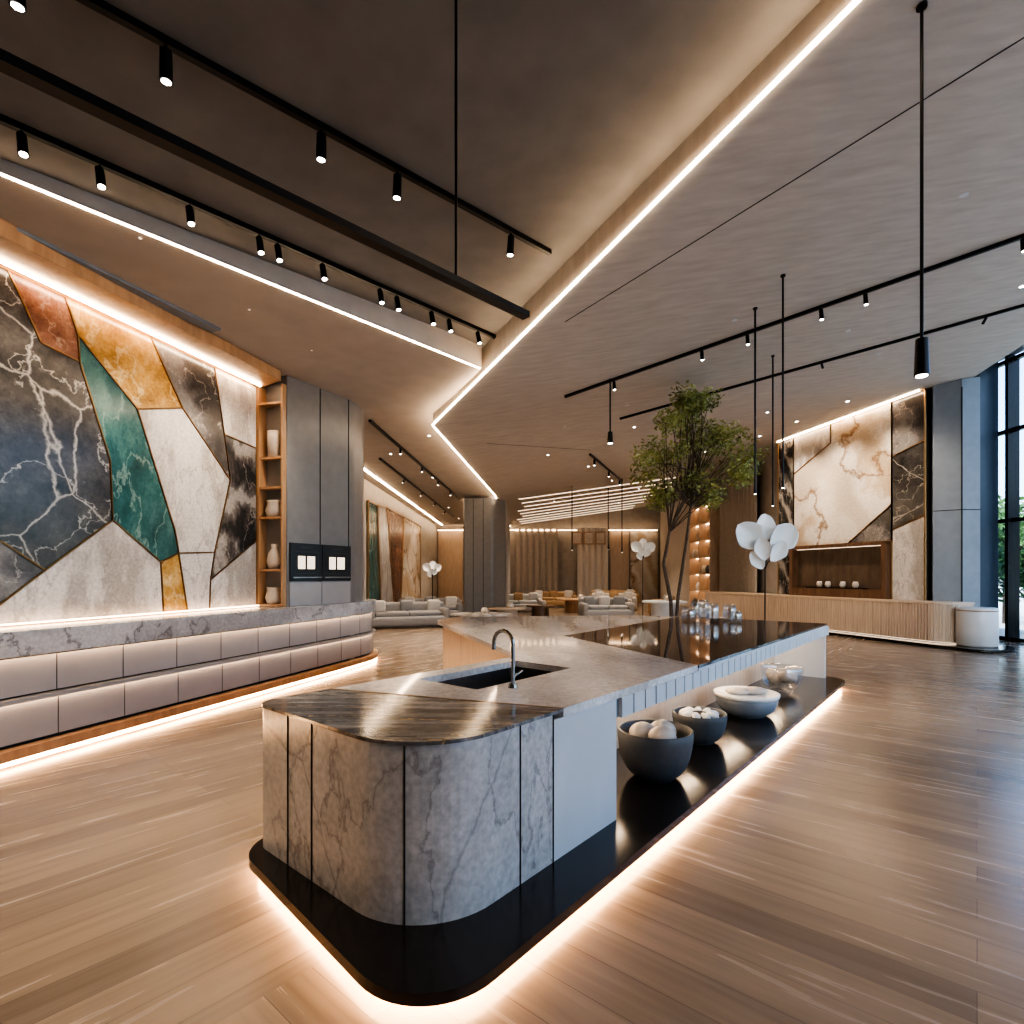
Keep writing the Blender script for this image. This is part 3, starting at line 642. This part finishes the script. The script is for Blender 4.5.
for y0 in (24.8,):
    xw=9.3+(y0-24.8)*.04
    b.box((xw+.05,y0+1.4,2.6),(.06,2.9,5.0),'woodl')
    for z in (.15,.95,1.75,2.55,3.35,4.15,5.0):
        b.box((xw-.17,y0+1.4,z),(.45,2.9,.05),'woodl'); b.box((xw-.05,y0+1.4,z-.045),(.04,2.7,.03),'led_soft')
    for yy in (y0,y0+1.4,y0+2.8): b.box((xw-.17,yy,2.55),(.45,.06,4.9),'woodl')
    for k in range(16):
        z=random.choice((.175,.975,1.775,2.575,3.375)); b.lathe((xw-.2,y0+.3+random.random()*2.3,z),[(0,0),(.10,0),(.14,.2),(.06,.38),(.05,.38),(.05,.1)],random.choice(('paper','petal','bowl')),12)
b.build()
b=MB('stone_wall_panel')
def wf(y,z,o): return Vector((-4.9+o,y,z))
vv=[(18.5,.3),(20.2,.3),(19.7,4.2),(18.5,4.2),(20.3,.3),(22.6,.3),(21.2,4.3),(19.8,4.2),(22.7,.3),(23.8,.3),(24.6,4.3),(21.3,4.3),(23.9,.3),(29,.3),(29,4.3),(24.7,4.3)]
for k,mt in ((0,'mteal'),(4,'mwhite'),(8,'mrust'),(12,'mwarm')): wallpiece(b,wf,[k,k+1,k+2,k+3],vv,mt,0,.06,tw=.05)
b.build()
b=MB('far_wall_panel');  # flat panels against the far wall, LED strip along their top
for i,(x0,x1,mt) in enumerate([(-4.8,-3.2,'woodl'),(-3.1,-2.2,'grey'),(6.4,7.6,'woodl'),(7.7,9.5,'mwarm')]): b.prism([(x0,35.8),(x1,35.8),(x1,35.99),(x0,35.99)],.0,4.6,mt)
b.seg((-4.8,35.6,4.6),(9.4,35.6,4.6),.06,.04,'led_soft'); b.build()

def sofa(x,y,w,d,rz,mat,cush=('fabl','fabo'),name='sofa',h=.42):
    b=MB(name); R=Matrix.Rotation(rz,3,'Z')
    def bx(cx,cy,cz,sx,sy,sz,mt,bev=.06):
        c=R@Vector((cx,cy,0)); b.box((x+c.x,y+c.y,cz),(sx,sy,sz),mt,rz,bev,seg=3)
    bx(0,0,.23,w,d,.30,mat,.08); bx(0,d/2-.12,.56,w,.24,.50,mat,.1)
    for sgn in (-1,1): bx(sgn*(w/2-.11),0,.42,.22,d,.42,mat,.09)
    n=max(1,int(w/.9))
    for i in range(n): bx(-w/2+.24+(w-.48)*(i+.5)/n,-.06,.45,(w-.5)/n,d-.34,.16,mat,.06)
    for i in range(n+1):
        c=-w/2+.4+(w-.8)*i/max(1,n); bx(c,d/2-.32,.68,.44,.16,.40,cush[i%len(cush)],.07)
    for sx in (-1,1):
        for sy in (-1,1):
            c=R@Vector((sx*(w/2-.12),sy*(d/2-.12),0)); b.cyl((x+c.x,y+c.y,0),(x+c.x,y+c.y,.09),.03,.03,'black',8)
    b.build()
def ctable(x,y,r,h,mat,legm='black',name='coffee_table',ell=1.0):
    b=MB(name); n=40
    pl=[(x+r*math.cos(2*math.pi*i/n),y+r*ell*math.sin(2*math.pi*i/n)) for i in range(n)]
    b.prism(pl,h-.06,h,mat); p2=[(x+(a-x)*.6,y+(c-y)*.6) for a,c in pl]; b.prism(p2,0,h-.06,mat)
    b.lathe((x+r*.2,y,h),[(0,0),(.10,0),(.14,.1),(.08,.2),(.07,.2),(.05,.03)],'paper',16); b.build()
sofa(-3.4,17.9,2.6,1.0,math.radians(20),'fab',cush=('fabl','fab'),name='sofa')
sofa(-3.1,20.9,2.4,1.0,math.radians(10),'fab',cush=('fabl','fab'))
ctable(-1.2,19.6,1.15,.34,'mwhite',ell=.6)
ctable(-.2,21.0,.7,.45,'woodl',ell=.7)
sofa(3.65,21.4,2.0,1.1,math.radians(5),'fab',cush=('fab','fabl'),name='armchair')
sofa(.3,25.5,2.2,1.0,math.radians(0),'fabl')
sofa(2.2,29,2.4,1.0,0,'fabo')
sofa(5.0,27,2.2,1.0,math.radians(-10),'fabl')
sofa(5.8,31,2.6,1.0,0,'fabo')
ctable(3.0,25.4,.95,.6,'wood'); ctable(4.6,24.2,.6,.5,'wood'); ctable(1.2,23.3,.6,.42,'woodd')
ctable(5.6,20.2,.8,.75,'white',name='side_table'); ctable(6.3,18.2,.5,.6,'petal',name='side_table')
sofa(6.4,23.5,1.8,1.0,math.radians(250),'fabo',name='armchair')

def added_downlight(x,y,zf,power,ang=95):  # fixtures added as ceiling fill to brighten the room
    b=MB('fill_downlight'); z=zf(x,y); b.cyl((x,y,z-.001),(x,y,z-.012),.045,.04,'white',18); b.cyl((x,y,z-.012),(x,y,z-.014),.03,.03,'lens',18); ob=b.build()
    spot((x,y,z-.04),(x,y,0),power,ang,.9,parent=ob,rad=.12)
for x,y in [(3.0,13.5),(6.5,14),(6.5,18.5),(2.5,18),(1.0,15.3),(2,26),(6,26),(2,31),(6,31),(4,22)]: added_downlight(x,y,RZ,600)
for x,y in [(-3.2,14.5),(-2.6,18),(-3,26),(-3,31),(-1.9,12.6)]: added_downlight(x,y,lambda a,c:4.9,500)
for x,y in [(6.2,4.2),(4.6,1.5),(7.6,8.2)]: added_downlight(x,y,RZ,120,80)
for x,y in [(-2.0,1.0),(0.5,1.5),(-3.2,2.0)]: added_downlight(x,y,CZ,180,80)

# ---------------------------------------------------------------- world
w=bpy.data.worlds.new('World'); scene.world=w; w.use_nodes=True; nt=w.node_tree
sky=nt.nodes.new('ShaderNodeTexSky'); sky.sky_type='NISHITA'; sky.sun_disc=False; sky.sun_elevation=math.radians(45); sky.sun_rotation=math.radians(200); sky.air_density=1.0; sky.dust_density=3
nt.links.new(sky.outputs[0],nt.nodes['Background'].inputs[0]); nt.nodes['Background'].inputs[1].default_value=.85
sl=bpy.data.lights.new('sun','SUN'); sl.energy=6.8; sl.angle=.02; sl.color=(1,.96,.9)
so=bpy.data.objects.new('sun',sl); scene.collection.objects.link(so); so.rotation_euler=Vector((.42,-.35,-1)).to_track_quat('-Z','Y').to_euler(); so.location=(-20,30,30)
scene.view_settings.exposure=.45
try: scene.view_settings.look='AgX - High Contrast'
except Exception: pass

# ---------------------------------------------------------------- camera
cam=bpy.data.cameras.new('camera'); co=bpy.data.objects.new('camera',cam); scene.collection.objects.link(co)
co.location=(0,0,1.7); co.rotation_euler=(math.pi/2,0,0); cam.sensor_width=36; cam.lens=550/1024*36; cam.shift_y=(575-512)/1024; cam.clip_start=.05; cam.clip_end=300
scene.camera=co
